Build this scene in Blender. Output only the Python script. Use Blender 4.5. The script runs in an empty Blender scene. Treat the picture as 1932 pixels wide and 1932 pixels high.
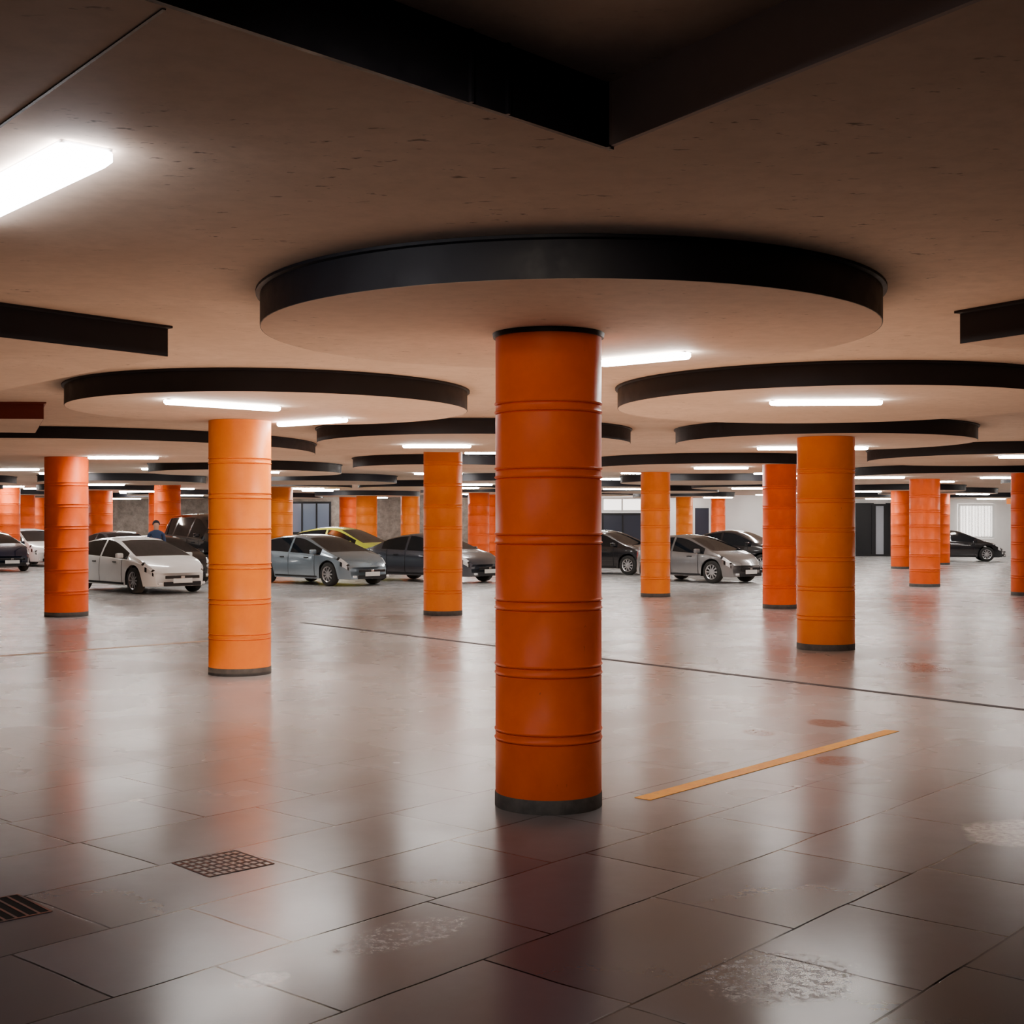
import bpy, bmesh, math, random
import numpy as np
from mathutils import Vector, Matrix
random.seed(7)
scene = bpy.context.scene
COL = scene.collection

# ------------------------------------------------------------------ helpers
def link(o):
    COL.objects.link(o); return o

def mat(name, color=(0.5,0.5,0.5), rough=0.5, metal=0.0, coat=0.0, emit=None, estr=0.0, spec=0.5):
    m = bpy.data.materials.new(name); m.use_nodes = True
    b = m.node_tree.nodes['Principled BSDF']
    b.inputs['Base Color'].default_value = (*color, 1)
    b.inputs['Roughness'].default_value = rough
    b.inputs['Metallic'].default_value = metal
    b.inputs['Coat Weight'].default_value = coat
    b.inputs['Coat Roughness'].default_value = 0.05
    b.inputs['Specular IOR Level'].default_value = spec
    if emit:
        b.inputs['Emission Color'].default_value = (*emit, 1)
        b.inputs['Emission Strength'].default_value = estr
    return m

class NT:
    def __init__(s, m):
        s.t = m.node_tree; s.n = s.t.nodes; s.b = s.n['Principled BSDF']
        s.tc = s.n.new('ShaderNodeTexCoord')
    def link(s, a, b): s.t.links.new(a, b)
    def mapping(s, rot=0, scale=(1,1,1), loc=(0,0,0), vt='POINT'):
        mp = s.n.new('ShaderNodeMapping'); mp.vector_type=vt; s.link(s.tc.outputs['Object'], mp.inputs['Vector'])
        mp.inputs['Rotation'].default_value = (0,0,rot); mp.inputs['Scale'].default_value = scale
        mp.inputs['Location'].default_value = loc
        return mp.outputs['Vector']
    def noise(s, vec, scale, detail=5, rough=0.6, dist=0):
        n = s.n.new('ShaderNodeTexNoise'); s.link(vec, n.inputs['Vector'])
        n.inputs['Scale'].default_value = scale; n.inputs['Detail'].default_value = detail
        n.inputs['Roughness'].default_value = rough; n.inputs['Distortion'].default_value = dist
        return n.outputs['Fac']
    def ramp(s, fac, stops):
        r = s.n.new('ShaderNodeValToRGB'); s.link(fac, r.inputs['Fac'])
        e = r.color_ramp.elements
        while len(e) < len(stops): e.new(0.5)
        for i,(p,c) in enumerate(stops):
            e[i].position = p; e[i].color = (*c,1) if len(c)==3 else c
        return r.outputs['Color']
    def mix(s, fac, a, b, mode='MIX'):
        m = s.n.new('ShaderNodeMix'); m.data_type='RGBA'; m.blend_type=mode
        for v,i in ((fac,0),(a,6),(b,7)):
            if hasattr(v,'links'): s.link(v, m.inputs[i])
            elif i==0: m.inputs[0].default_value = v
            else: m.inputs[i].default_value = (*v,1)
        return m.outputs[2]
    def math(s, op, a, b=0.0, clamp=False):
        m = s.n.new('ShaderNodeMath'); m.operation = op; m.use_clamp = clamp
        for i,v in enumerate((a,b)):
            if hasattr(v,'links'): s.link(v, m.inputs[i])
            else: m.inputs[i].default_value = v
        return m.outputs[0]
    def maprange(s, v, a, b, c, d, smooth=True):
        mr = s.n.new('ShaderNodeMapRange'); s.link(v, mr.inputs['Value'])
        for k,x in (('From Min',a),('From Max',b),('To Min',c),('To Max',d)): mr.inputs[k].default_value=x
        if smooth: mr.interpolation_type='SMOOTHSTEP'
        return mr.outputs['Result']
    def blob(s, cx, cy, rx, ry, rot, nz, amt=0.7):
        """irregular patch at a place on the floor: 1 inside, 0 outside"""
        v = s.mapping(rot=rot, scale=(rx,ry,1), loc=(cx,cy,0), vt='TEXTURE')
        l = s.n.new('ShaderNodeVectorMath'); l.operation='LENGTH'; s.link(v, l.inputs[0])
        d = s.math('ADD', l.outputs['Value'], s.math('MULTIPLY', s.math('SUBTRACT', nz, 0.5), amt*4))
        return s.maprange(d, 0.8, 1.1, 1, 0)
    def bump(s, h, strength=0.2, dist=0.01):
        b = s.n.new('ShaderNodeBump'); s.link(h, b.inputs['Height'])
        b.inputs['Strength'].default_value = strength; b.inputs['Distance'].default_value = dist
        s.link(b.outputs['Normal'], s.b.inputs['Normal'])

g = lambda v: (v,v,v)
# --- floor
def floor_material():
    m = mat('polished_concrete_floor'); N = NT(m)
    flat = N.mapping()
    n1 = N.noise(flat, 0.35, 4, 0.55, 0.2); n2 = N.noise(flat, 7.0, 5, 0.7)
    base = N.ramp(n1, [(0.3,(0.33,0.335,0.34)),(0.7,(0.46,0.46,0.46))])
    base = N.mix(N.ramp(n2,[(0.3,g(0)),(0.8,g(0.35))]), base, N.mix(1.0, base, (0.76,0.75,0.74),'MULTIPLY'))
    # slab pattern, darker and bluer towards the near end, joints slightly wandering
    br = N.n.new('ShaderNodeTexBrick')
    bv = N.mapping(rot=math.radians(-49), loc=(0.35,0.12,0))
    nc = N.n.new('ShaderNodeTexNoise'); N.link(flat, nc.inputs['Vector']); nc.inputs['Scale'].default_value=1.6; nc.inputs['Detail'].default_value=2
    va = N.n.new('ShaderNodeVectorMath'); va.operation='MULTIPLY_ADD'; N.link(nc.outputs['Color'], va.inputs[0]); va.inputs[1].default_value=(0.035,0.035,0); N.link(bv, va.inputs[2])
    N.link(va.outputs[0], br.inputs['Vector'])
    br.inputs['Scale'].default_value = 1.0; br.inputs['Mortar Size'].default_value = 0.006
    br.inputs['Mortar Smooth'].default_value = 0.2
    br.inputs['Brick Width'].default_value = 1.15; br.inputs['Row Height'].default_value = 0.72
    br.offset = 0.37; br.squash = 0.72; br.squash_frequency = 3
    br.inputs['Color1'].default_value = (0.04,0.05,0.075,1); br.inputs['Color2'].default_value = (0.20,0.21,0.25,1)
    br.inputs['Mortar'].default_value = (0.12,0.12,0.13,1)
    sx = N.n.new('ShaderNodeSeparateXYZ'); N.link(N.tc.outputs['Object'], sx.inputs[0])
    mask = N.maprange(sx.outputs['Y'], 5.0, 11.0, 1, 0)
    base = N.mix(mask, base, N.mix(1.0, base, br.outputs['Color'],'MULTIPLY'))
    jm = N.maprange(sx.outputs['Y'], 6.5, 12, 1, 0.10)
    joint = N.math('MULTIPLY', br.outputs['Fac'], jm)
    joint = N.math('MULTIPLY', joint, N.maprange(N.noise(N.mapping(loc=(9,9,0)),1.1,3,0.6), 0.36, 0.58, 0.4, 1.0))
    base = N.mix(joint, base, (0.005,0.005,0.006))
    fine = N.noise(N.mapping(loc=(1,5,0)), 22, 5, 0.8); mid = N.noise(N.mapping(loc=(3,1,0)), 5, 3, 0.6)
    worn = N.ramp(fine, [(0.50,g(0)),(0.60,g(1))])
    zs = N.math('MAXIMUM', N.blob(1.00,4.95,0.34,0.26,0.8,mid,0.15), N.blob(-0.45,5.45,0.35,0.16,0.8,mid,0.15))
    scuff_sheen = N.math('MULTIPLY', worn, zs)
    base = N.mix(N.math('MULTIPLY', scuff_sheen, 0.5), base, (0.24,0.23,0.23))  # pale scuffs; the tone also paints in a ceiling light's reflection
    chip = N.blob(2.78,7.25,0.34,0.28,0.7,mid,0.15)
    chip = N.math('MAXIMUM', chip, N.math('MULTIPLY', N.blob(-0.93,4.93,0.11,0.07,0.8,mid,0.15), 0.7))
    chip = N.math('MAXIMUM', chip, N.blob(-2.3,8.1,0.05,0.04,0.8,mid,0.15))
    base = N.mix(N.math('MULTIPLY', chip, 0.95), base, N.ramp(fine,[(0.3,(0.16,0.155,0.15)),(0.6,(0.62,0.60,0.57))]))
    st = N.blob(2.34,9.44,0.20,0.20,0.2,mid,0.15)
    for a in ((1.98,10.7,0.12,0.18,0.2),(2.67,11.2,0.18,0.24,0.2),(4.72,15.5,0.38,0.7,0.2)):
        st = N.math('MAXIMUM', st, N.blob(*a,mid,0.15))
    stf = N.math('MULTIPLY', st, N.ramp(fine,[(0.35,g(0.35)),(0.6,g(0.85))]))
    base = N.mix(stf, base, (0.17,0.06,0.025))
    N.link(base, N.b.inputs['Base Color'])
    r1 = N.ramp(N.noise(N.mapping(loc=(2,9,0)), 1.0, 3, 0.55, 0.0), [(0.3,g(0.24)),(0.7,g(0.31))])
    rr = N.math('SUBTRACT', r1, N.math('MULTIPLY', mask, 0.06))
    rr = N.math('ADD', rr, N.math('MULTIPLY', scuff_sheen, 0.12))
    N.link(rr, N.b.inputs['Roughness'])
    h = N.math('SUBTRACT', N.math('MULTIPLY', scuff_sheen, 0.2), N.math('MULTIPLY', joint, 0.8))
    h = N.math('SUBTRACT', h, N.math('MULTIPLY', chip, 0.8))
    N.bump(h, 0.15, 0.005)
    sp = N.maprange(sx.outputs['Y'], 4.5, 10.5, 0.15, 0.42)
    sp = N.math('MULTIPLY', sp, N.math('SUBTRACT', 1.0, N.math('MULTIPLY', joint, 0.98)))
    sp = N.math('MULTIPLY', sp, N.math('SUBTRACT', 1.0, N.math('MULTIPLY', stf, 0.5)))
    N.link(sp, N.b.inputs['Specular IOR Level'])
    N.b.inputs['Specular Tint'].default_value=(0.78,0.90,1.0,1)
    return m

def ceiling_material():
    m = mat('ceiling_concrete', rough=0.75); N = NT(m)
    v = N.mapping()
    n1 = N.noise(v, 0.7, 4, 0.6, 0.3); n2 = N.noise(v, 9, 4, 0.7)
    base = N.ramp(n1, [(0.3,(0.60,0.455,0.35)),(0.7,(0.74,0.575,0.455))])
    base = N.mix(N.ramp(n2,[(0.4,g(0)),(0.75,g(0.5))]), base, (0.50,0.38,0.295))
    pits = N.ramp(N.noise(N.mapping(rot=0.5, scale=(1,2.6,1)), 7.5, 3, 0.75), [(0.635,g(0)),(0.69,g(1))])
    zone = N.ramp(N.noise(N.mapping(loc=(3,3,0)), 1.2, 1, 0.5), [(0.44,g(0)),(0.58,g(1))])
    pz = N.math('MULTIPLY', pits, zone)
    base = N.mix(N.math('MULTIPLY', pz, 0.75), base, (0.07,0.05,0.04))
    N.link(base, N.b.inputs['Base Color'])
    N.b.inputs['Specular IOR Level'].default_value = 0.2
    return m

def paint_material(name, c, c2):
    m = mat(name, c, 0.42); N = NT(m)
    v = N.mapping(); n1 = N.noise(v, 3.0, 5, 0.65, 0.3)
    base = N.ramp(n1, [(0.3,c2),(0.65,c)])
    chips = N.ramp(N.noise(N.mapping(scale=(1,1,0.4),loc=(1,2,3)), 26, 4, 0.8), [(0.68,g(0)),(0.74,g(0.6))])
    base = N.mix(chips, base, (0.16,0.04,0.015))
    N.link(base, N.b.inputs['Base Color'])
    N.link(N.ramp(n1, [(0.3,g(0.42)),(0.7,g(0.56))]), N.b.inputs['Roughness'])
    N.b.inputs['Specular IOR Level'].default_value = 0.3
    N.bump(n1, 0.2, 0.006)
    return m

def black_steel():
    m = mat('black_steel', (0.012,0.012,0.016), 0.5); N = NT(m)
    n = N.noise(N.mapping(), 4, 4, 0.7)
    N.link(N.ramp(n, [(0.3,(0.006,0.006,0.010)),(0.75,(0.014,0.014,0.020))]), N.b.inputs['Base Color'])
    N.link(N.ramp(n, [(0.3,g(0.45)),(0.7,g(0.65))]), N.b.inputs['Roughness'])
    N.b.inputs['Specular IOR Level'].default_value = 0.35
    return m

def stone_material():
    m = mat('rough_stone_wall', rough=0.85); N = NT(m)
    n = N.noise(N.mapping(), 3, 6, 0.75)
    N.link(N.ramp(n,[(0.3,(0.13,0.105,0.09)),(0.7,(0.36,0.31,0.27))]), N.b.inputs['Base Color'])
    N.bump(n, 0.5, 0.03)
    return m

M = {}
M['floor'] = floor_material(); M['ceil'] = ceiling_material()
M['orange'] = paint_material('orange_paint', (0.88,0.120,0.0), (0.76,0.092,0.0))
M['orange_lit'] = paint_material('lit_orange_paint', (0.90,0.225,0.0), (0.82,0.18,0.0))  # same orange paint with the lamp light's yellowing put into the colour
M['black'] = black_steel()
M['greysteel'] = mat('grey_brown_concrete_face', (0.42,0.34,0.32), 0.8)
M['redsteel'] = mat('dark_red_steel', (0.13,0.014,0.006), 0.5)
M['stone'] = stone_material()
M['plaster'] = mat('white_plaster', (0.82,0.79,0.77), 0.8)
def vary(m, a, b, sc=3):
    N = NT(m); N.link(N.ramp(N.noise(N.mapping(), sc, 3, 0.6), [(0.3,a),(0.7,b)]), N.b.inputs['Base Color'])
vary(M['plaster'], (0.78,0.76,0.75), (0.87,0.85,0.84), 1.0)
M['dkwall'] = mat('dark_side_wall', (0.12,0.10,0.09), 0.85); vary(M['dkwall'], (0.06,0.055,0.05), (0.10,0.09,0.08))
M['greybase'] = mat('grey_rubber_base', (0.10,0.095,0.09), 0.7); vary(M['greybase'], (0.05,0.05,0.05), (0.10,0.095,0.09), 12)
M['housing'] = mat('white_enamel', (0.75,0.75,0.75), 0.4)
M['tube'] = mat('lit_diffuser', (0.9,0.9,0.9), 0.5, emit=(1.0,0.96,0.91), estr=84)
M['tube_near'] = mat('lit_diffuser_wide', (0.9,0.9,0.9), 0.5, emit=(0.97,0.95,1.0), estr=30)
M['tyre'] = mat('tyre_rubber', (0.012,0.012,0.012), 0.8)
M['alloy'] = mat('alloy_metal', (0.5,0.5,0.52), 0.3, 0.8)
M['glass'] = mat('tinted_car_glass', (0.006,0.008,0.011), 0.04, spec=0.45)
M['lamp'] = mat('clear_lamp_lens', (0.80,0.81,0.83), 0.08, 0.2)
M['bezel'] = mat('lamp_bezel_black', (0.01,0.01,0.012), 0.2)
M['chrome'] = mat('chrome', (0.7,0.7,0.7), 0.15, 1.0)
M['tail'] = mat('red_lamp_lens', (0.35,0.01,0.01), 0.15)
M['trimblk'] = mat('black_plastic', (0.012,0.012,0.014), 0.5, spec=0.3)
M['plate'] = mat('number_plate', (0.7,0.7,0.68), 0.4)
M['glassblue'] = mat('window_glass', (0.10,0.12,0.16), 0.1, emit=(0.35,0.42,0.55), estr=0.15)
M['navy'] = mat('navy_door_paint', (0.010,0.014,0.032), 0.45)
M['brightwin'] = mat('lit_window', (0.8,0.8,0.8), 0.5, emit=(1.0,0.93,0.86), estr=3.0)
M['curtain'] = mat('white_blind', (0.8,0.78,0.76), 0.7, emit=(1.0,0.95,0.9), estr=0.5)
M['yline'] = mat('worn_yellow_paint', (0.8,0.33,0.03), 0.5, spec=0.3)
def yl():
    N = NT(M['yline'])
    a = N.ramp(N.noise(N.mapping(), 8, 3, 0.6), [(0.3,(0.82,0.34,0.015)),(0.7,(0.95,0.50,0.03))])
    w = N.ramp(N.noise(N.mapping(loc=(3,3,3)), 20, 5, 0.8), [(0.55,g(0)),(0.66,g(0.6))])
    N.link(N.mix(w, a, (0.28,0.20,0.14)), N.b.inputs['Base Color'])
yl()
M['cline'] = mat('faded_cream_paint', (0.5,0.36,0.24), 0.5); vary(M['cline'], (0.55,0.42,0.30), (0.80,0.55,0.34), 5)
M['joint'] = mat('joint_sealant', (0.05,0.048,0.055), 0.6, spec=0.2)
M['rust'] = mat('rusted_iron', (0.2,0.06,0.025), 0.7, 0.1, spec=0.2); vary(M['rust'], (0.045,0.038,0.038), (0.17,0.055,0.03), 14)
M['pan'] = mat('drain_pan', (0.05,0.048,0.055), 0.25, spec=0.15)
M['darkiron'] = mat('dark_iron', (0.006,0.005,0.005), 0.8, spec=0.05)
M['signor'] = mat('orange_sign', (0.8,0.18,0.02), 0.5, emit=(1,0.3,0.05), estr=0.6)

def mesh_obj(name, verts, faces, mats, parent=None, smooth=False, mi=None, loc=(0,0,0), rot=(0,0,0)):
    me = bpy.data.meshes.new(name); me.from_pydata([tuple(v) for v in verts], [], faces)
    for m in (mats if isinstance(mats,(list,tuple)) else [mats]): me.materials.append(m)
    if mi: me.polygons.foreach_set('material_index', mi)
    if smooth: me.polygons.foreach_set('use_smooth', [True]*len(me.polygons))
    bm = bmesh.new(); bm.from_mesh(me); bmesh.ops.recalc_face_normals(bm, faces=bm.faces); bm.to_mesh(me); bm.free()
    me.update()
    o = bpy.data.objects.new(name, me); link(o); o.location = loc; o.rotation_euler = rot
    if parent: o.parent = parent
    return o

def box(name, c, s, m, parent=None, bevel=0.0, rot=(0,0,0)):
    x,y,z = [v/2 for v in s]
    vs = [(-x,-y,-z),(x,-y,-z),(x,y,-z),(-x,y,-z),(-x,-y,z),(x,-y,z),(x,y,z),(-x,y,z)]
    fs = [(0,3,2,1),(4,5,6,7),(0,1,5,4),(1,2,6,5),(2,3,7,6),(3,0,4,7)]
    o = mesh_obj(name, vs, fs, m, parent, loc=c, rot=rot)
    if bevel:
        bm = bmesh.new(); bm.from_mesh(o.data)
        bmesh.ops.bevel(bm, geom=list(bm.edges), offset=bevel, segments=2, affect='EDGES', profile=0.6)
        bm.to_mesh(o.data); bm.free()
    return o

def lathe(name, prof, seg, m, parent=None, smooth=True, axis='Z', closed=True, loc=(0,0,0)):
    vs=[]; fs=[]; n=len(prof)
    for j in range(seg):
        a = 2*math.pi*j/seg
        for r,z in prof:
            if axis=='Z': vs.append((r*math.cos(a), r*math.sin(a), z))
            else: vs.append((r*math.cos(a), z, r*math.sin(a)))
    for j in range(seg):
        k=(j+1)%seg
        for i in range(n-1):
            fs.append((j*n+i, k*n+i, k*n+i+1, j*n+i+1))
    if closed:
        fs.append([j*n for j in range(seg)][::-1]); fs.append([j*n+n-1 for j in range(seg)])
    o = mesh_obj(name, vs, fs, m, parent, smooth, loc=loc)
    if smooth: 
        o.data.set_sharp_from_angle(angle=math.radians(50))
    return o

def empty(name, loc, label, cat, group=None, rotz=0):
    e = bpy.data.objects.new(name, None); link(e); e.location = loc; e.rotation_euler = (0,0,rotz)
    e.empty_display_size = 0.2
    e['label']=label; e['category']=cat
    if group: e['group']=group
    return e

def struct(o, label=None, cat=None):
    o['kind']='structure'
    if label: o['label']=label
    if cat: o['category']=cat
    return o

CEIL = 3.04
D0 = 2.835
# ------------------------------------------------------------------ shell
XL,XR,YN,YF = -28.0,28.0,-4.0,66.0
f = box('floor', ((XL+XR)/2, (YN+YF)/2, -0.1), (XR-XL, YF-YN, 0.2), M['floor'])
f.location=(0,0,0)
for v in f.data.vertices: v.co += Vector(((XL+XR)/2,(YN+YF)/2,-0.1))
struct(f,'polished grey concrete floor with large slabs','floor')

C=(0.349,4.74); Lk=(-3.42,0.72); Rk=(2.90,0.72)
def prism(polys, z0, z1):
    vs=[];fs=[]
    for p in polys:
        b=len(vs); n=len(p)
        vs += [(x,y,z0) for x,y in p]+[(x,y,z1) for x,y in p]
        fs.append(tuple(range(b,b+n))); fs.append(tuple(range(b+2*n-1,b+n-1,-1)))
        for i in range(n):
            j=(i+1)%n; fs.append((b+i,b+j,b+n+j,b+n+i))
    return vs,fs
pl=[C,(C[0],YF),(XL,YF),(XL,YN),(Lk[0],YN),Lk]
pr=[C,Rk,(Rk[0],YN),(XR,YN),(XR,YF),(C[0],YF)]
v1,f1=prism([pl,pr],CEIL,CEIL+0.3)
v2,f2=prism([[(-3.6,YN),(3.1,YN),(3.1,5.2),(-3.6,5.2)]],CEIL+0.3,CEIL+0.4)
v3,f3=prism([[C,Lk,(Lk[0],YN),(Rk[0],YN),Rk]],CEIL+0.22,CEIL+0.3)
vs=v1+v2+v3; fs=f1+[tuple(i+len(v1) for i in q) for q in f2]+[tuple(i+len(v1)+len(v2) for i in q) for q in f3]
ceil=mesh_obj('ceiling',vs,fs,M['ceil']); struct(ceil,'warm brown concrete ceiling with recessed coffer','ceiling')

def fascia(name,a,b,z0,z1,th,m,side=1,ribs=()):
    a=Vector(a);b=Vector(b); d=(b-a).normalized(); n=Vector((-d.y,d.x))*side
    vs,fs=prism([[tuple(a),tuple(b),tuple(b+n*th),tuple(a+n*th)]],z0,z1)
    for r in ribs:
        p=a+d*r; q=p+d*0.012
        v,ff=prism([[tuple(p+n*th),tuple(q+n*th),tuple(q+n*(th+0.012)),tuple(p+n*(th+0.012))]],z0,z1)
        fs+= [tuple(i+len(vs) for i in k) for k in ff]; vs+=v
    return mesh_obj(name,vs,fs,m)
t=fascia('trim_1',C,Lk,CEIL-0.012,CEIL+0.22,0.02,M['black'],1,(0.03,0.55,0.72)); struct(t,'black steel fascia of the ceiling coffer','trim')
t=fascia('trim_2',C,Rk,CEIL-0.004,CEIL+0.22,0.02,M['greysteel'],-1,(0.03,)); struct(t,'dull grey brown fascia of the ceiling coffer','trim')
s0=Vector((-0.935,3.50)); s1=Vector((-1.74,4.5)); dd=(s1-s0).normalized(); 
t=fascia('trim_3',tuple(s0-dd*0.05),tuple(s1+dd*1.6),CEIL-0.003,CEIL+0.001,0.010,M['trimblk'],1); struct(t,'dark joint strip in the concrete ceiling','trim')

w=box('wall_left',(XL-0.1,(YN+YF)/2,1.6),(0.2,YF-YN,3.4),M['dkwall']); struct(w,'dark concrete side wall','wall')
w=box('wall_right',(XR+0.1,(YN+YF)/2,1.6),(0.2,YF-YN,3.4),M['plaster']); struct(w,'white plaster side wall','wall')
w=box('wall_front',(0,YN-0.1,1.6),(XR-XL,0.2,3.4),M['dkwall']); struct(w,'dark concrete wall','wall')
va,fa=prism([[(XL,YF),(4.4,YF),(4.4,YF+0.2),(XL,YF+0.2)]],-0.1,3.3)
vb,fb=prism([[(4.4,YF),(XR,YF),(XR,YF+0.2),(4.4,YF+0.2)]],-0.1,3.3)
w=mesh_obj('wall_back',va+vb,fa+[tuple(i+8 for i in q) for q in fb],[M['stone'],M['plaster']],mi=[0]*6+[1]*6)
struct(w,'rough stone and white plaster end wall','wall')

def framed(name,x0,x1,z0,z1,pane,frame,mull=0,label='',cat='window',y=YF):
    vs=[];fs=[];mi=[]
    def bx(ax,bx_,az,bz,ya,yb,k):
        v,ff=prism([[(ax,ya),(bx_,ya),(bx_,yb),(ax,yb)]],az,bz)
        fs.extend([tuple(i+len(vs) for i in q) for q in ff]); vs.extend(v); mi.extend([k]*6)
    t=0.10
    bx(x0,x1,z0,z1,y-0.04,y-0.01,0)
    bx(x0,x0+t,z0,z1,y-0.09,y-0.04,1); bx(x1-t,x1,z0,z1,y-0.09,y-0.04,1)
    bx(x0+t,x1-t,z1-t,z1,y-0.09,y-0.04,1); bx(x0+t,x1-t,z0,z0+t,y-0.09,y-0.04,1)
    for i in range(mull):
        xm=x0+(x1-x0)*(i+1)/(mull+1); bx(xm-0.04,xm+0.04,z0+t,z1-t,y-0.085,y-0.04,1)
    o=mesh_obj(name,vs,fs,[pane,frame],mi=mi); struct(o,label,cat); return o
framed('window_1',-11.17,-9.0,1.1,2.72,M['glassblue'],M['trimblk'],2,'dark framed window with bluish panes')
framed('window_2',4.46,6.5,2.2,2.94,M['brightwin'],M['housing'],1,'brightly lit clerestory window')
framed('door_1',4.46,7.6,0.0,2.15,M['navy'],M['trimblk'],2,'dark navy garage door','door')
framed('door_2',17.1,18.0,0.0,2.65,M['trimblk'],M['trimblk'],0,'dark open doorway','door')
framed('door_3',18.0,18.6,0.0,2.6,mat('grey_door',(0.35,0.37,0.42),0.4),M['trimblk'],0,'pale grey door leaf','door')
framed('door_4',18.6,19.3,0.0,2.65,M['trimblk'],M['trimblk'],0,'dark doorway','door')
framed('door_5',9.0,9.9,0.0,2.5,M['navy'],M['housing'],0,'dark service door','door')
vs=[];fs=[]
for i in range(22):
    x=22.3+i*0.073; v,ff=prism([[(x,YF-0.13),(x+0.05,YF-0.11),(x+0.05,YF-0.10),(x,YF-0.12)]],0.95,2.5)
    fs+=[tuple(k+len(vs) for k in q) for q in ff]; vs+=v
o=mesh_obj('window_blind',vs,fs,M['curtain']); o['label']='white vertical slat blind hanging on the plaster wall'; o['category']='blind'
framed('window_3',22.2,24.0,0.9,2.6,M['brightwin'],M['housing'],0,'bright window behind vertical blinds')
sg=box('wall_sign',(24.8,YF-0.04,2.75),(0.34,0.07,0.30),M['signor'],bevel=0.01); sg['label']='small orange illuminated wall sign'; sg['category']='sign'

# ------------------------------------------------------------------ dropped ceiling panels
discs=[]
def offset_poly(p, d):
    n=len(p); out=[]
    for i in range(n):
        a=Vector(p[i-1]);b=Vector(p[i]);c=Vector(p[(i+1)%n])
        e1=(b-a).normalized(); e2=(c-b).normalized()
        n1=Vector((e1.y,-e1.x)); n2=Vector((e2.y,-e2.x)); m=(n1+n2).normalized()
        out.append(tuple(b+m*(d/max(0.3,m.dot(n1)))))
    return out
def slab(name, poly, cx, cy, z0, label, cat, rim=None, smooth=False, group=None):
    rim = rim or M['black']
    area=sum(poly[i-1][0]*poly[i][1]-poly[i][0]*poly[i-1][1] for i in range(len(poly)))
    if area<0: poly=poly[::-1]
    poly=[(x-cx,y-cy) for x,y in poly]
    h=CEIL-z0
    e=empty(name,(cx,cy,z0),label,cat,group)
    vs,fs=prism([offset_poly(poly,-0.005)],0.0,h-0.001)
    mesh_obj('panel',vs,fs,M['ceil'],e)
    rings=[(offset_poly(poly,-0.005),0.001),(poly,0.001),(poly,h-0.022),(offset_poly(poly,0.025),h-0.016),(offset_poly(poly,0.025),h-0.001),(offset_poly(poly,-0.005),h-0.001)]
    n=len(poly); vs=[];fs=[]
    for p,z in rings: vs+=[(x,y,z) for x,y in p]
    R=len(rings)
    for r in range(R):
        r2=(r+1)%R
        for i in range(n):
            j=(i+1)%n; fs.append((r*n+i,r*n+j,r2*n+j,r2*n+i))
    o=mesh_obj('rim',vs,fs,rim,e,smooth)
    if smooth: o.data.set_sharp_from_angle(angle=math.radians(30))
    return e
def disc(x,y,R,z0=D0,seg=96):
    poly=[(x+R*math.cos(2*math.pi*i/seg), y+R*math.sin(2*math.pi*i/seg)) for i in range(seg)]
    slab('ceiling_disc',poly,x,y,z0,'round dropped concrete ceiling disc with black steel rim','ceiling disc',smooth=True,group='round ceiling discs')
    discs.append((x,y,R,z0))
disc(0.34,8.0,1.83)
disc(-2.455,13.5,2.0)
disc(3.19,13.1,2.14)
disc(4.46,19.0,2.1)
disc(-0.55,19.3,2.27)
disc(-7.2,22.3,3.85,2.87)
disc(-6.18,30.8,2.2)
disc(-1.4,28.0,1.95)
disc(4.3,28.3,2.7)
disc(9.1,24.3,2.5)
disc(11.3,33.2,2.9)
slab('ceiling_slab',[(-2.35,9.05),(-4.39,11.39),(-7.54,7.54),(-5.5,5.2)],-5,8.3,2.83,'square dropped concrete ceiling slab with black fascia','ceiling slab',group='dropped ceiling slabs')
slab('ceiling_slab',[(2.84,8.4),(4.59,5.36),(7.2,6.86),(5.45,9.9)],5,7.6,2.83,'square dropped concrete ceiling slab with black fascia','ceiling slab',group='dropped ceiling slabs')
slab('ceiling_slab',[(-5.23,14.8),(-8.6,14.6),(-8.9,16.5),(-6.15,17.1)],-7,15.6,2.85,'dropped concrete ceiling slab with dark red fascia','ceiling slab',rim=M['redsteel'],group='dropped ceiling slabs')

def under(x,y,r=0.0):
    for dx,dy,R,z in discs:
        d=math.hypot(x-dx,y-dy)
        if d+r<=R+0.06: return z
        if d-r<R+0.04: return None
    return CEIL

# ------------------------------------------------------------------ columns
def column(x,y,r,H,m,collar=True,seg=64,label='round orange painted concrete column with ring ridges'):
    e=empty('column',(x,y,0),label,'column','orange columns')
    lathe('base_band',[(r*0.9,0.0),(r+0.004,0.0),(r+0.004,0.078),(r-0.002,0.086),(r*0.9,0.086)],seg,M['greybase'],e,closed=False)
    prof=[(r,0.08)]
    z=0.433
    while z<H-0.25:
        for dz in (-0.026,0.026):
            c=z+dz
            prof+=[(r,c-0.014),(r-0.009,c-0.009),(r+0.005,c-0.003),(r+0.007,c+0.004),(r,c+0.010)]
        z+=0.39
    prof.append((r,H-0.002))
    lathe('shaft',prof,seg,m,e)
    if collar:
        lathe('collar',[(r-0.02,H-0.028),(r+0.014,H-0.028),(r+0.018,H-0.001),(r-0.02,H-0.001)],seg,M['black'],e,closed=False)
    return e
cols=[
 (0.22,8.0,0.32,'o'),(-3.06,14.9,0.345,'b'),(4.215,17.8,0.38,'b'),(-1.27,24.35,0.355,'b'),(-8.07,24.0,0.38,'o'),
 (3.28,30.3,0.335,'b'),(5.29,26.2,0.33,'o'),(10.9,35.0,0.39,'o'),(12.0,30.8,0.38,'o'),
]
for x,y,r,k in cols:
    h=under(x,y,r) 
    if h is None: h=D0 if math.hypot(x+2.455,y-13.5)<2.2 else CEIL
    column(x,y,r,h,M['orange'] if k=='o' else M['orange_lit'],collar=(y<10))
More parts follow.
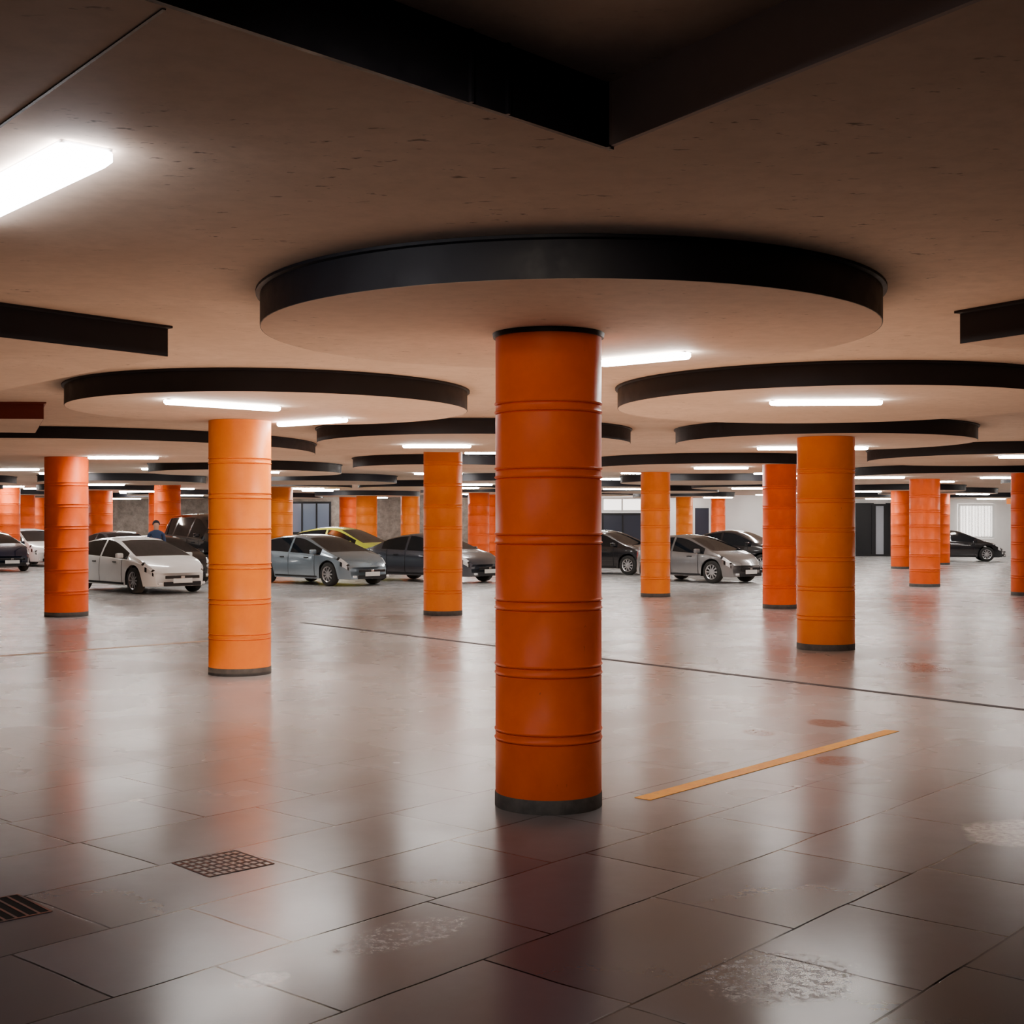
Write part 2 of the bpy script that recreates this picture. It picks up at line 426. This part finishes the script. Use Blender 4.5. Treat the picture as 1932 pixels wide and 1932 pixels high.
far=[(-14.9,48,0.42,'o'),(-11.7,45,0.44,'o'),(-13.5,50.5,0.42,'o'),(-7.6,43.5,0.40,'b'),(-6.36,58,0.46,'b'),(-7.66,62,0.42,'o'),
 (-4.2,58,0.42,'b'),(-1.31,52,0.42,'o'),(-0.8,56.5,0.40,'o'),(7.8,60,0.38,'b'),(9.57,62,0.34,'o'),(14.3,48.5,0.42,'o'),(17.1,53,0.40,'o'),
 (-19,50,0.42,'o'),(-20.6,56,0.42,'o'),(-22.0,62,0.42,'o')]
for x,y,r,k in far:
    R=2.3
    if all(math.hypot(x-a,y-b)>R+c+0.1 for a,b,c,_ in discs) and y+R<YF-0.1: disc(x,y+0.3,R,seg=48)
colpos=[(x,y,r) for x,y,r,k in cols]
for x,y,r,k in far:
    h=under(x,y,r)
    if h is None:
        for s in (0.3,0.5,0.8,1.2):
            for dx,dy in ((0,s),(0,-s),(s*0.4,s),(-s*0.4,s)):
                h=under(x+dx,y+dy,r)
                if h: x+=dx;y+=dy;break
            if h: break
    column(x,y,r,h or CEIL,M['orange'] if k=='o' else M['orange_lit'],collar=False,seg=32)
    colpos.append((x,y,r))
for yy in (38.5,44.5,50.5,56.5,62.5):
    for i,xx in enumerate(np.arange(-24,25,5.6)):
        x=xx+(1.5 if int(yy)%4 else -1.2); R=2.35
        if all(math.hypot(x-a,yy-b)>R+c+0.1 for a,b,c,_ in discs) and all(math.hypot(x-a,yy-b)>R+0.6 for a,b,c in colpos) and abs(x)<25:
            disc(float(x),yy,R,seg=48)

# ------------------------------------------------------------------ lights
def fixture(x0,y0,x1,y1,w=0.13,z=None,m=None,drop=0.035,check=True,simple=False):
    cx,cy=(x0+x1)/2,(y0+y1)/2; L=math.hypot(x1-x0,y1-y0); a=math.atan2(y1-y0,x1-x0)
    if z is None:
        zs={under(x0+(x1-x0)*t,y0+(y1-y0)*t,0.08) for t in (0,0.25,0.5,0.75,1)}
        if len(zs)>1 or None in zs:
            if check: return None
            z=min([q for q in zs if q] or [D0])
        else: z=zs.pop()
    for px,py,pr in colpos:
        for t in (0,0.25,0.5,0.75,1):
            if check and math.hypot(x0+(x1-x0)*t-px,y0+(y1-y0)*t-py)<pr+0.12: return None
    e=empty('ceiling_light',(cx,cy,z),'glowing white linear light fixture on the ceiling','ceiling light','linear ceiling lights',a)
    box('housing',(0,0,-0.006),(L-0.02,w-0.02,0.010),M['housing'],e)
    n=6; vs=[];fs=[]; hw=w/2
    out=[]
    for k in range(n+1):
        t=-math.pi/2+math.pi*k/n; out.append((L/2-hw+hw*math.cos(t),hw*math.sin(t)))
    for k in range(n+1):
        t=math.pi/2+math.pi*k/n; out.append((-L/2+hw+hw*math.cos(t),hw*math.sin(t)))
    if simple: out=[(-L/2,-hw),(L/2,-hw),(L/2,hw),(-L/2,hw)]
    if w>0.17:
        c=0.03; out=[(-L/2+c,-hw),(L/2-c,-hw),(L/2,-hw+c),(L/2,hw-c),(L/2-c,hw),(-L/2+c,hw),(-L/2,hw-c),(-L/2,-hw+c)]
    N=len(out)
    ring=[(1.0,-0.012),(1.0,-0.012-drop*0.6),(0.8,-0.012-drop)]
    for s,z_ in ring:
        for x,y in out:
            ex=(1-s)*hw
            vs.append((x-math.copysign(ex,x),y*s,z_))
    for r in range(2):
        for i in range(N):
            j=(i+1)%N; fs.append((r*N+i,r*N+j,(r+1)*N+j,(r+1)*N+i))
    fs.append(tuple(range(3*N-1,2*N-1,-1)))
    me=bpy.data.meshes.new('diffuser'); me.from_pydata(vs,[],fs)
    bm=bmesh.new(); bm.from_mesh(me); bmesh.ops.recalc_face_normals(bm,faces=bm.faces)
    bm.faces.ensure_lookup_table()
    if bm.faces[-1].normal.z>0: bmesh.ops.reverse_faces(bm,faces=bm.faces)
    bm.to_mesh(me); bm.free(); me.materials.append(m or M['tube'])
    o=bpy.data.objects.new('diffuser',me); link(o); o.parent=e
    return e
F=lambda *a,**k: fixture(*a,**k)
F(-1.50,4.69,-2.50,5.83,w=0.21,z=CEIL,m=M['tube_near'],check=False,drop=0.05)
F(0.62,9.27,1.18,8.80,w=0.10,z=D0,check=False)
F(2.40,12.35,3.44,12.3,z=D0,check=False)
F(-3.20,12.2,-2.28,13.0,z=D0,check=False)
F(-2.66,15.1,-1.80,14.4,z=D0,check=False,w=0.11)
F(-1.60,19.4,-0.60,19.4,z=D0,check=False)
F(-0.90,25.2,0.2,25.2,z=CEIL,check=False)
F(3.70,20.0,5.35,19.9,z=D0,check=False)
F(3.75,27.3,4.85,27.2,z=D0,check=False)
F(-7.55,23.6,-6.3,23.6,z=2.87,check=False)
F(-6.4,29.6,-5.2,29.6,z=D0,check=False)
F(8.3,22.6,9.5,22.6,z=D0,check=False)
nl=0
for yy in (33.5,36.0,40,44,48.5,52,56,60.5,64):
    for xx in np.arange(-23,24,5.2):
        for k in range(6):
            x=float(xx)+random.uniform(-1.3,1.3); y=yy+random.uniform(-0.8,0.8)
            if y>YF-0.5: y=YF-0.6
            if abs(x)>0.42*y+1: break
            if F(x-0.65,y,x+0.65,y+random.uniform(-0.15,0.15),w=0.14,simple=True): nl+=1; break
print('far lights',nl,'discs',len(discs))
# added unseen fill lights: warm floor bounce, nearest column, coffer bay
def bounce_fill(x,y,sx,sy,pw,col=(1.0,0.62,0.40)):
    ld=bpy.data.lights.new('bounce_fill','AREA'); ld.shape='RECTANGLE'; ld.size=sx; ld.size_y=sy; ld.energy=pw; ld.color=col
    o=bpy.data.objects.new('bounce_fill',ld); link(o); o.location=(x,y,0.03); o.rotation_euler=(math.pi,0,0)
bounce_fill(0,12.4,7.0,7.2,215)
bounce_fill(0,25,18,14,340)
bounce_fill(0,44,40,20,300)
sl=bpy.data.lights.new('column_fill','SPOT'); sl.energy=270; sl.color=(1,0.84,0.70); sl.spot_size=math.radians(38); sl.spot_blend=0.8; sl.shadow_soft_size=0.15  # added spot that brightens the nearest column, no fixture there
so=bpy.data.objects.new('column_fill',sl); link(so); so.location=(-0.6,2.0,2.95)
so.rotation_euler=(Vector((0.2,8.0,1.5))-Vector(so.location)).to_track_quat('-Z','Y').to_euler()
pd=bpy.data.lights.new('coffer_fill','POINT'); pd.energy=4; pd.color=(1,0.75,0.64); pd.shadow_soft_size=0.2  # added point light to lift the recess, no visible source
po=bpy.data.objects.new('coffer_fill',pd); link(po); po.location=(-0.9,1.6,2.75)

# ------------------------------------------------------------------ floor markings
def strip(name,a,b,w,m,label,cat,z=0.003):
    a=Vector(a);b=Vector(b);c=(a+b)/2; d=(b-a).normalized(); n=Vector((-d.y,d.x))*w/2
    p=[tuple(a-n-c),tuple(b-n-c),tuple(b+n-c),tuple(a+n-c)]
    vs,fs=prism([p],0,z); o=mesh_obj(name,vs,fs,m,loc=(c.x,c.y,0)); o['label']=label; o['category']=cat; return o
strip('parking_line',(0.80,8.13),(3.10,10.80),0.12,M['yline'],'worn yellow painted parking line on the floor','floor marking')
strip('parking_line',(-6.6,16.7),(-4.0,19.3),0.14,M['cline'],'faded cream painted parking line on the floor','floor marking')
t=strip('trim_4',(-3.55,22.4),(6.6,9.5),0.10,M['joint'],'dark expansion joint strip across the floor','trim'); struct(t)
def grate(x,y,w,d,rot,label,nx=9,ny=6,bar=None,pan=None,bw=0.007):
    e=empty('drain_cover',(x,y,0),label,'drain cover',None,rot)
    vs=[];fs=[]
    for i in range(nx+1):
        xx=-w/2+w*i/nx; v,ff=prism([[(xx-bw,-d/2),(xx+bw,-d/2),(xx+bw,d/2),(xx-bw,d/2)]],0,0.002)
        fs+=[tuple(k+len(vs) for k in q) for q in ff]; vs+=v
    for i in range(ny+1):
        yy=-d/2+d*i/ny; v,ff=prism([[(-w/2,yy-bw),(w/2,yy-bw),(w/2,yy+bw),(-w/2,yy+bw)]],0,0.0025)
        fs+=[tuple(k+len(vs) for k in q) for q in ff]; vs+=v
    mesh_obj('grille',vs,fs,bar or M['rust'],e)
    box('pan',(0,0,0.0006),(w,d,0.001),pan or M['pan'],e)
    return e
grate(-1.44,6.60,0.36,0.36,0.75,'square rusted iron drain grate set in the floor',bw=0.006)
grate(-2.28,5.78,0.40,0.36,0.75,'dark iron drain grate with long slots set in the floor',nx=8,ny=1,bar=M['rust'],pan=M['darkiron'],bw=0.006)

# ------------------------------------------------------------------ cars
def gsm(a,k):
    w=np.exp(-np.linspace(-2,2,2*k+1)**2/1.5); w/=w.sum()
    return np.convolve(np.pad(a,k,mode='edge'),w,mode='valid')
PROF={
 'hatch':dict(top=[(-2.1,.62),(-2.07,.90),(-1.95,1.05),(-1.5,1.31),(-0.9,1.42),(-.3,1.46),(.1,1.42),(.4,1.32),(1.22,.975),(1.6,.85),(1.93,.69),(2.06,.57),(2.1,.50)],
   rear=(-1.93,-1.50),ws=(.25,1.24),side=(-1.6,.97),pil=(-.3,)),
 'sedan':dict(top=[(-2.1,.62),(-2.07,.88),(-1.95,.97),(-1.55,1.02),(-1.0,1.29),(-.55,1.40),(-.1,1.44),(.2,1.40),(.45,1.30),(1.15,.965),(1.6,.84),(1.93,.70),(2.06,.58),(2.1,.50)],
   rear=(-1.5,-.85),ws=(.3,1.18),side=(-1.15,.92),pil=(-.2,)),
 'van':dict(top=[(-2.1,.7),(-2.08,1.12),(-2.0,1.30),(-1.8,1.42),(-1.0,1.46),(0,1.46),(.4,1.41),(.7,1.28),(1.3,.99),(1.7,.90),(1.96,.74),(2.07,.60),(2.1,.5)],
   rear=(-2.05,-1.85),ws=(.55,1.32),side=(-1.85,1.0),pil=(-.95,.05)),
}
BELT=[(-2.1,.60),(-2.07,.82),(-1.9,.95),(-1,.93),(0,.89),(1.1,.85),(1.6,.77),(1.93,.65),(2.06,.54),(2.1,.47)]
def car(kind,x,y,theta,paint,label,L=4.2,W=1.74,H=1.45,name='car'):
    P=PROF[kind]; sx=L/4.2; sz=H/1.45; rw=0.315*min(1.15,max(1,sz))
    e=empty(name,(x,y,0),label,'car','parked cars',-math.radians(theta))
    n=110
    xs=np.linspace(-2.1,2.1,n)
    top=gsm(np.interp(xs,*zip(*P['top'])),5)*sz
    belt=gsm(np.interp(xs,*zip(*BELT)),3)*sz; belt=np.minimum(belt,top-0.01)
    hw=(W/2)*(1-0.24*np.abs(xs/2.1)**7-0.04*np.abs(xs/2.1)**2)
    wx=(-1.28,1.30); Ra=(rw+0.055)
    z0=np.full(n,0.20*sz)
    for c in wx:
        d=(xs-c)*sx; ins=np.abs(d)<Ra
        z0[ins]=np.maximum(z0[ins], rw+np.sqrt(Ra**2-d[ins]**2))
    K=11; ring=2*K-1; V=[]
    for i in range(n):
        w=hw[i]; b=belt[i]; h=top[i]-b; zz=z0[i]
        def sidew(z): return w-0.07*max(0,(0.5*sz-z)/(0.4*sz))**2-0.03*max(0,(z-0.6*sz)/(0.35*sz))**2
        pts=[]
        for t in (0,0.12,0.4,0.75,1.0):
            z=zz+(b-zz)*t; pts.append((sidew(z),z))
        w5=sidew(b)-0.025
        pts.append((w5,b+0.06*h+0.004)); pts.append((w5-0.17*h,b+0.45*h)); pts.append((w5-0.38*h,b+0.84*h))
        pts.append((w5-0.50*h-0.03,b+0.94*h)); pts.append(((w5-0.50*h)*0.5,b+0.99*h)); pts.append((0,top[i]))
        X=xs[i]*sx
        sg_=1 if xs[i]>0 else -1
        for (yy,z) in pts: 
            bow=0.16*(yy/w)**2*sg_*max(0,abs(xs[i])/2.1-0.7)/0.3
            V.append((X-bow,-yy,z))
        for (yy,z) in pts[-2::-1]:
            bow=0.16*(yy/w)**2*sg_*max(0,abs(xs[i])/2.1-0.7)/0.3
            V.append((X-bow,yy,z))
    groups={k:[] for k in ('body','side_window','side_window2','windshield','rear_window','headlight','headlight2','tail_light','tail_light2','bezel')}
    for i in range(n-1):
        xm=(xs[i]+xs[i+1])/2; h=(top[i]+top[i+1]-belt[i]-belt[i+1])/2
        for j in range(ring-1):
            k=j if j<K-1 else ring-2-j; left=j>=K-1
            q=(i*ring+j,i*ring+j+1,(i+1)*ring+j+1,(i+1)*ring+j)
            key='body'
            if k in (5,6) and P['side'][0]<xm<P['side'][1] and h>0.10*sz and all(abs(xm-p)>0.04 for p in P['pil']): key='side_window2' if left else 'side_window'
            elif k>=8 and P['ws'][0]<xm<P['ws'][1]: key='windshield'
            elif k>=8 and P['rear'][0]<xm<P['rear'][1]: key='rear_window'
            elif (k==3 and 1.88<xm<2.04) or (k in (4,5,6,7) and 1.70<xm<2.0): key='headlight2' if left else 'headlight'
            elif (k==3 and 1.80<xm<2.08) or (k in (4,5,6,7) and 1.62<xm<2.04): key='bezel'
            elif k in (3,4,5) and xm<-1.86 and xm>-2.09: key='tail_light2' if left else 'tail_light'
            groups[key].append(q)
    groups['body'].append(tuple(range(ring))[::-1]); groups['body'].append(tuple((n-1)*ring+k for k in range(ring)))
    def sub(nm,faces,m):
        if not faces: return
        idx=sorted({i for q in faces for i in q}); mp={a:b for b,a in enumerate(idx)}
        me=bpy.data.meshes.new(nm); me.from_pydata([V[i] for i in idx],[],[tuple(mp[i] for i in q) for q in faces])
        me.materials.append(m); me.polygons.foreach_set('use_smooth',[True]*len(me.polygons)); me.update()
        o=bpy.data.objects.new(nm,me); link(o); o.parent=e
        me.set_sharp_from_angle(angle=math.radians(42))
    sub('body',groups['body'],paint)
    for k in ('side_window','side_window2'): sub('side_window',groups[k],M['glass'])
    sub('windshield',groups['windshield'],M['glass']); sub('rear_window',groups['rear_window'],M['glass'])
    for k in ('headlight','headlight2'): sub('headlight',groups[k],M['lamp'])
    sub('headlight_bezel',groups['bezel'],M['bezel'])
    for k in ('tail_light','tail_light2'): sub('tail_light',groups[k],M['tail'])
    sv=[];sf=[]
    def ribbon(pts,wd):
        b=len(sv)
        for (px,py,pz) in pts:
            o_=math.copysign(0.004,py); sv.append((px-wd/2,py+o_,pz)); sv.append((px+wd/2,py+o_,pz))
        for i in range(len(pts)-1): sf.append((b+2*i,b+2*i+1,b+2*i+3,b+2*i+2))
    for s in (0,1):
        for xd in (P['pil'][-1],0.78,P['pil'][0]-0.72 if kind!='van' else -.95):
            i=int(round((xd+2.1)/4.2*(n-1)))
            ks=[i*ring+(k if s==0 else ring-1-k) for k in (1,2,3,4,5)]
            ribbon([V[k] for k in ks],0.016)
        i0=[i for i in range(n) if -0.88<xs[i]<0.90]
        b=len(sv)
        for i in i0:
            p=V[i*ring+(1 if s==0 else ring-2)]; o_=math.copysign(0.004,p[1])
            sv.append((p[0],p[1]+o_,p[2]-0.05)); sv.append((p[0],p[1]+o_,p[2]+0.0))
        for q in range(len(i0)-1): sf.append((b+2*q,b+2*q+1,b+2*q+3,b+2*q+2))
    mesh_obj('door_seams',sv,sf,M['trimblk'],e)
    box('underbody',(0,0,0.36*sz),(L-0.45,W-0.50,0.34*sz),M['trimblk'],e,bevel=0.03)
    xn=2.1*sx
    box('grille',(xn-0.002,0,0.435*sz),(0.03,0.90*W/1.74,0.08*sz),M['bezel'],e,bevel=0.01)
    box('lower_grille',(xn-0.002,0,0.265*sz),(0.03,0.98*W/1.74,0.11*sz),M['trimblk'],e,bevel=0.01)
    box('number_plate',(xn+0.018,0,0.345*sz),(0.012,0.50,0.11),M['plate'],e,bevel=0.003)
    box('badge',(xn+0.015,0,0.437*sz),(0.012,0.10,0.05),M['chrome'],e,bevel=0.005)
    for s in (-1,1):
        box('fog_lamp',(xn-0.045,s*0.56*W/1.74,0.275*sz),(0.05,0.12,0.06),M['lamp'],e,bevel=0.02)
        box('door_mirror',(0.82*sx,s*(W/2+0.06),0.97*sz),(0.12,0.17,0.12),paint,e,bevel=0.035)
        for hx in (-0.55,0.45):
            box('door_handle',(hx*sx,s*(W/2-0.005),0.80*sz),(0.17,0.03,0.028),M['trimblk'],e,bevel=0.008)
        for c in wx:
            we=bpy.data.objects.new('wheel',None); link(we); we.parent=e; we.location=(c*sx,s*(W/2-0.115),rw)
            we.empty_display_size=0.1
            r=rw
            lathe('tire',[(r*.64,-.09),(r*.9,-.10),(r*.985,-.08),(r,-.04),(r,.04),(r*.985,.08),(r*.9,.10),(r*.64,.09)],36,M['tyre'],we,axis='Y',closed=False)
            vs=[];fs=[]
            def ringp(ra,rb,ya,yb,seg=30):
                b=len(vs)
                for i in range(seg):
                    a=2*math.pi*i/seg
                    for rr,yy in ((ra,ya),(rb,yb)): vs.append((rr*math.cos(a),yy*s,rr*math.sin(a)))
                for i in range(seg):
                    j=(i+1)%seg; fs.append((b+2*i,b+2*j,b+2*j+1,b+2*i+1))
            ringp(r*.66,r*.60,.095,.08); ringp(r*.60,r*.58,.08,.0)
            for q in range(10):
                a=2*math.pi*q/10; ca,sa=math.cos(a),math.sin(a); b=len(vs)
                for rr,hwid,yy in ((r*.10,.022,.075),(r*.61,.018,.07)):
                    for u in (-1,1): vs.append((rr*ca-u*hwid*sa,yy*s,rr*sa+u*hwid*ca))
                fs.append((b,b+1,b+3,b+2))
            b=len(vs); vs.append((0,.085*s,0))
            for i in range(12): vs.append((r*.16*math.cos(i*math.pi/6),.078*s,r*.16*math.sin(i*math.pi/6)))
            for i in range(12): fs.append((b,b+1+i,b+1+(i+1)%12))
            mesh_obj('rim',vs,fs,M['alloy'],we)
            b0=[]
            for i in range(24): b0.append((r*.64*math.cos(i*math.pi/12),.02*s,r*.64*math.sin(i*math.pi/12)))
            mesh_obj('brake_disc',b0,[tuple(range(24))],M['trimblk'],we)
    return e
def paint(name,c,metal=0.35,rough=0.25):
    m=mat(name,c,rough,metal,coat=1.0); N=NT(m)
    n=N.noise(N.mapping(),2.0,2,0.5)
    N.link(N.ramp(n,[(0.3,tuple(v*0.9 for v in c)),(0.7,c)]),N.b.inputs['Base Color']); return m
white=paint('white_car_paint',(0.90,0.90,0.90),0.0); silver=paint('silver_blue_car_paint',(0.28,0.36,0.43),0.6)
dgrey=paint('dark_grey_car_paint',(0.06,0.068,0.09),0.5); black=paint('black_car_paint',(0.006,0.006,0.009),0.1)
grey=paint('grey_car_paint',(0.24,0.24,0.25),0.6); yellow=paint('yellow_green_car_paint',(0.55,0.60,0.04),0.0)
blue=paint('dark_blue_car_paint',(0.012,0.02,0.05),0.3)
car('hatch',-9.30,32.9,46,white,'white hatchback car parked beside an orange column',L=4.35,H=1.34)
car('hatch',-5.32,36.7,43,silver,'silver blue hatchback car parked beside a dark grey sedan',L=4.4,H=1.36)
car('sedan',-2.35,38.3,38,dgrey,'dark grey sedan car parked near an orange column',L=4.4,H=1.40)
car('hatch',-5.6,44.6,30,yellow,'yellow green car parked behind the silver cars',H=1.54)
car('van',-9.5,42.0,50,black,'tall black van parked behind a white hatchback',L=4.5,W=1.85,H=1.95)
car('hatch',-10.0,37.6,50,black,'black hatchback car parked behind a white hatchback',H=1.32,L=3.8,W=1.65)
car('sedan',-13.2,44.5,50,dgrey,'grey sedan car parked in a row',H=1.42)
car('hatch',-18.9,52.0,45,white,'white small car parked beside a dark blue car')
car('hatch',-18.5,46.6,45,blue,'dark blue car parked beside a white car')
car('sedan',-21.4,57.5,30,grey,'grey sedan car parked by the stone wall')
car('sedan',3.15,44.0,38,black,'black sedan car parked in the middle row',L=4.4)
car('hatch',5.32,38.2,48,grey,'silver grey hatchback car parked beside an orange column',L=3.9,W=1.66,H=1.34)
car('sedan',3.6,51.0,25,dgrey,'grey sedan car parked near the navy door',H=1.4)
car('sedan',7.7,45.4,35,black,'black sedan car parked behind the grey hatchback')
car('sedan',19.3,58.0,12,black,'black sedan car parked in front of the white wall',H=1.36)

# ------------------------------------------------------------------ person
def person(x,y,rz):
    e=empty('person',(x,y,0),'person in a dark blue jacket standing between parked cars','person',None,rz)
    pts=[((0,0,.95),.14),((0,0,1.12),.13),((0,0,1.30),.155),((0,0,1.42),.10),((0,0,1.49),.055),((0,.01,1.56),.075),((0,.012,1.64),.088),((0,.005,1.69),.06)]
    V=[p for p,r in pts]; R=[r for p,r in pts]; E=[(i,i+1) for i in range(len(pts)-1)]
    for s in (-1,1):
        b=len(V)
        for p,r in (((s*.10,0,.88),.09),((s*.11,.01,.50),.06),((s*.11,-.01,.09),.042),((s*.11,.13,.03),.03)):
            V.append(p);R.append(r)
        E+=[(0,b),(b,b+1),(b+1,b+2),(b+2,b+3)]
        b=len(V)
        for p,r in (((s*.18,0,1.38),.06),((s*.23,-.01,1.10),.042),((s*.24,.06,.86),.030),((s*.24,.08,.78),.028),((s*.235,.09,.70),.014)):
            V.append(p);R.append(r)
        E+=[(3,b)]+[(b+i,b+i+1) for i in range(4)]
    me=bpy.data.meshes.new('body'); me.from_pydata(V,E,[]); o=bpy.data.objects.new('body',me); link(o); o.parent=e
    md=o.modifiers.new('skin','SKIN'); o.modifiers.new('sub','SUBSURF').levels=2
    for i,r in enumerate(R): me.skin_vertices[0].data[i].radius=(r,r)
    me.skin_vertices[0].data[0].use_root=True
    o.modifiers['sub'].render_levels=2
    m=mat('dark_blue_clothes_and_skin',(0.02,0.03,0.08),0.8); N=NT(m)
    sp=N.n.new('ShaderNodeSeparateXYZ'); N.link(N.tc.outputs['Object'],sp.inputs[0])
    z=N.math('DIVIDE',sp.outputs['Z'],2.0)
    r=N.ramp(z,[(0.0,(0.01,0.01,0.01)),(0.05,(0.03,0.035,0.05)),(0.44,(0.018,0.035,0.09)),(0.745,(0.45,0.25,0.18))])
    for nd in N.n:
        if nd.type=='VALTORGB': nd.color_ramp.interpolation='CONSTANT'
    N.link(r,N.b.inputs['Base Color']); me.materials.append(m)
    bm=bmesh.new(); bmesh.ops.create_uvsphere(bm,u_segments=20,v_segments=12,radius=0.105)
    for v in bm.verts: v.co=Vector((v.co.x*0.95,v.co.y*1.08-0.015,v.co.z*1.05))
    bmesh.ops.delete(bm,geom=[v for v in bm.verts if v.co.z<-0.03+0.9*max(0,v.co.y-0.02)],context='VERTS')
    hm=bpy.data.meshes.new('hair'); bm.to_mesh(hm); bm.free(); hm.materials.append(mat('dark_hair',(0.012,0.014,0.03),0.7))
    h=bpy.data.objects.new('hair',hm); link(h); h.parent=e; h.location=(0,0,1.65)
person(-9.52,35.45,math.radians(200))

# ------------------------------------------------------------------ world and camera
w=bpy.data.worlds.new('world'); scene.world=w; w.use_nodes=True
w.node_tree.nodes['Background'].inputs[0].default_value=(0.02,0.02,0.03,1)
cd=bpy.data.cameras.new('camera'); cam=bpy.data.objects.new('camera',cd); link(cam)
cam.location=(0,0,1.7); cam.rotation_euler=(math.radians(90),0,0)
cd.sensor_width=36; cd.lens=36*2500/1932; cd.shift_y=19/1932; cd.clip_end=200
scene.camera=cam
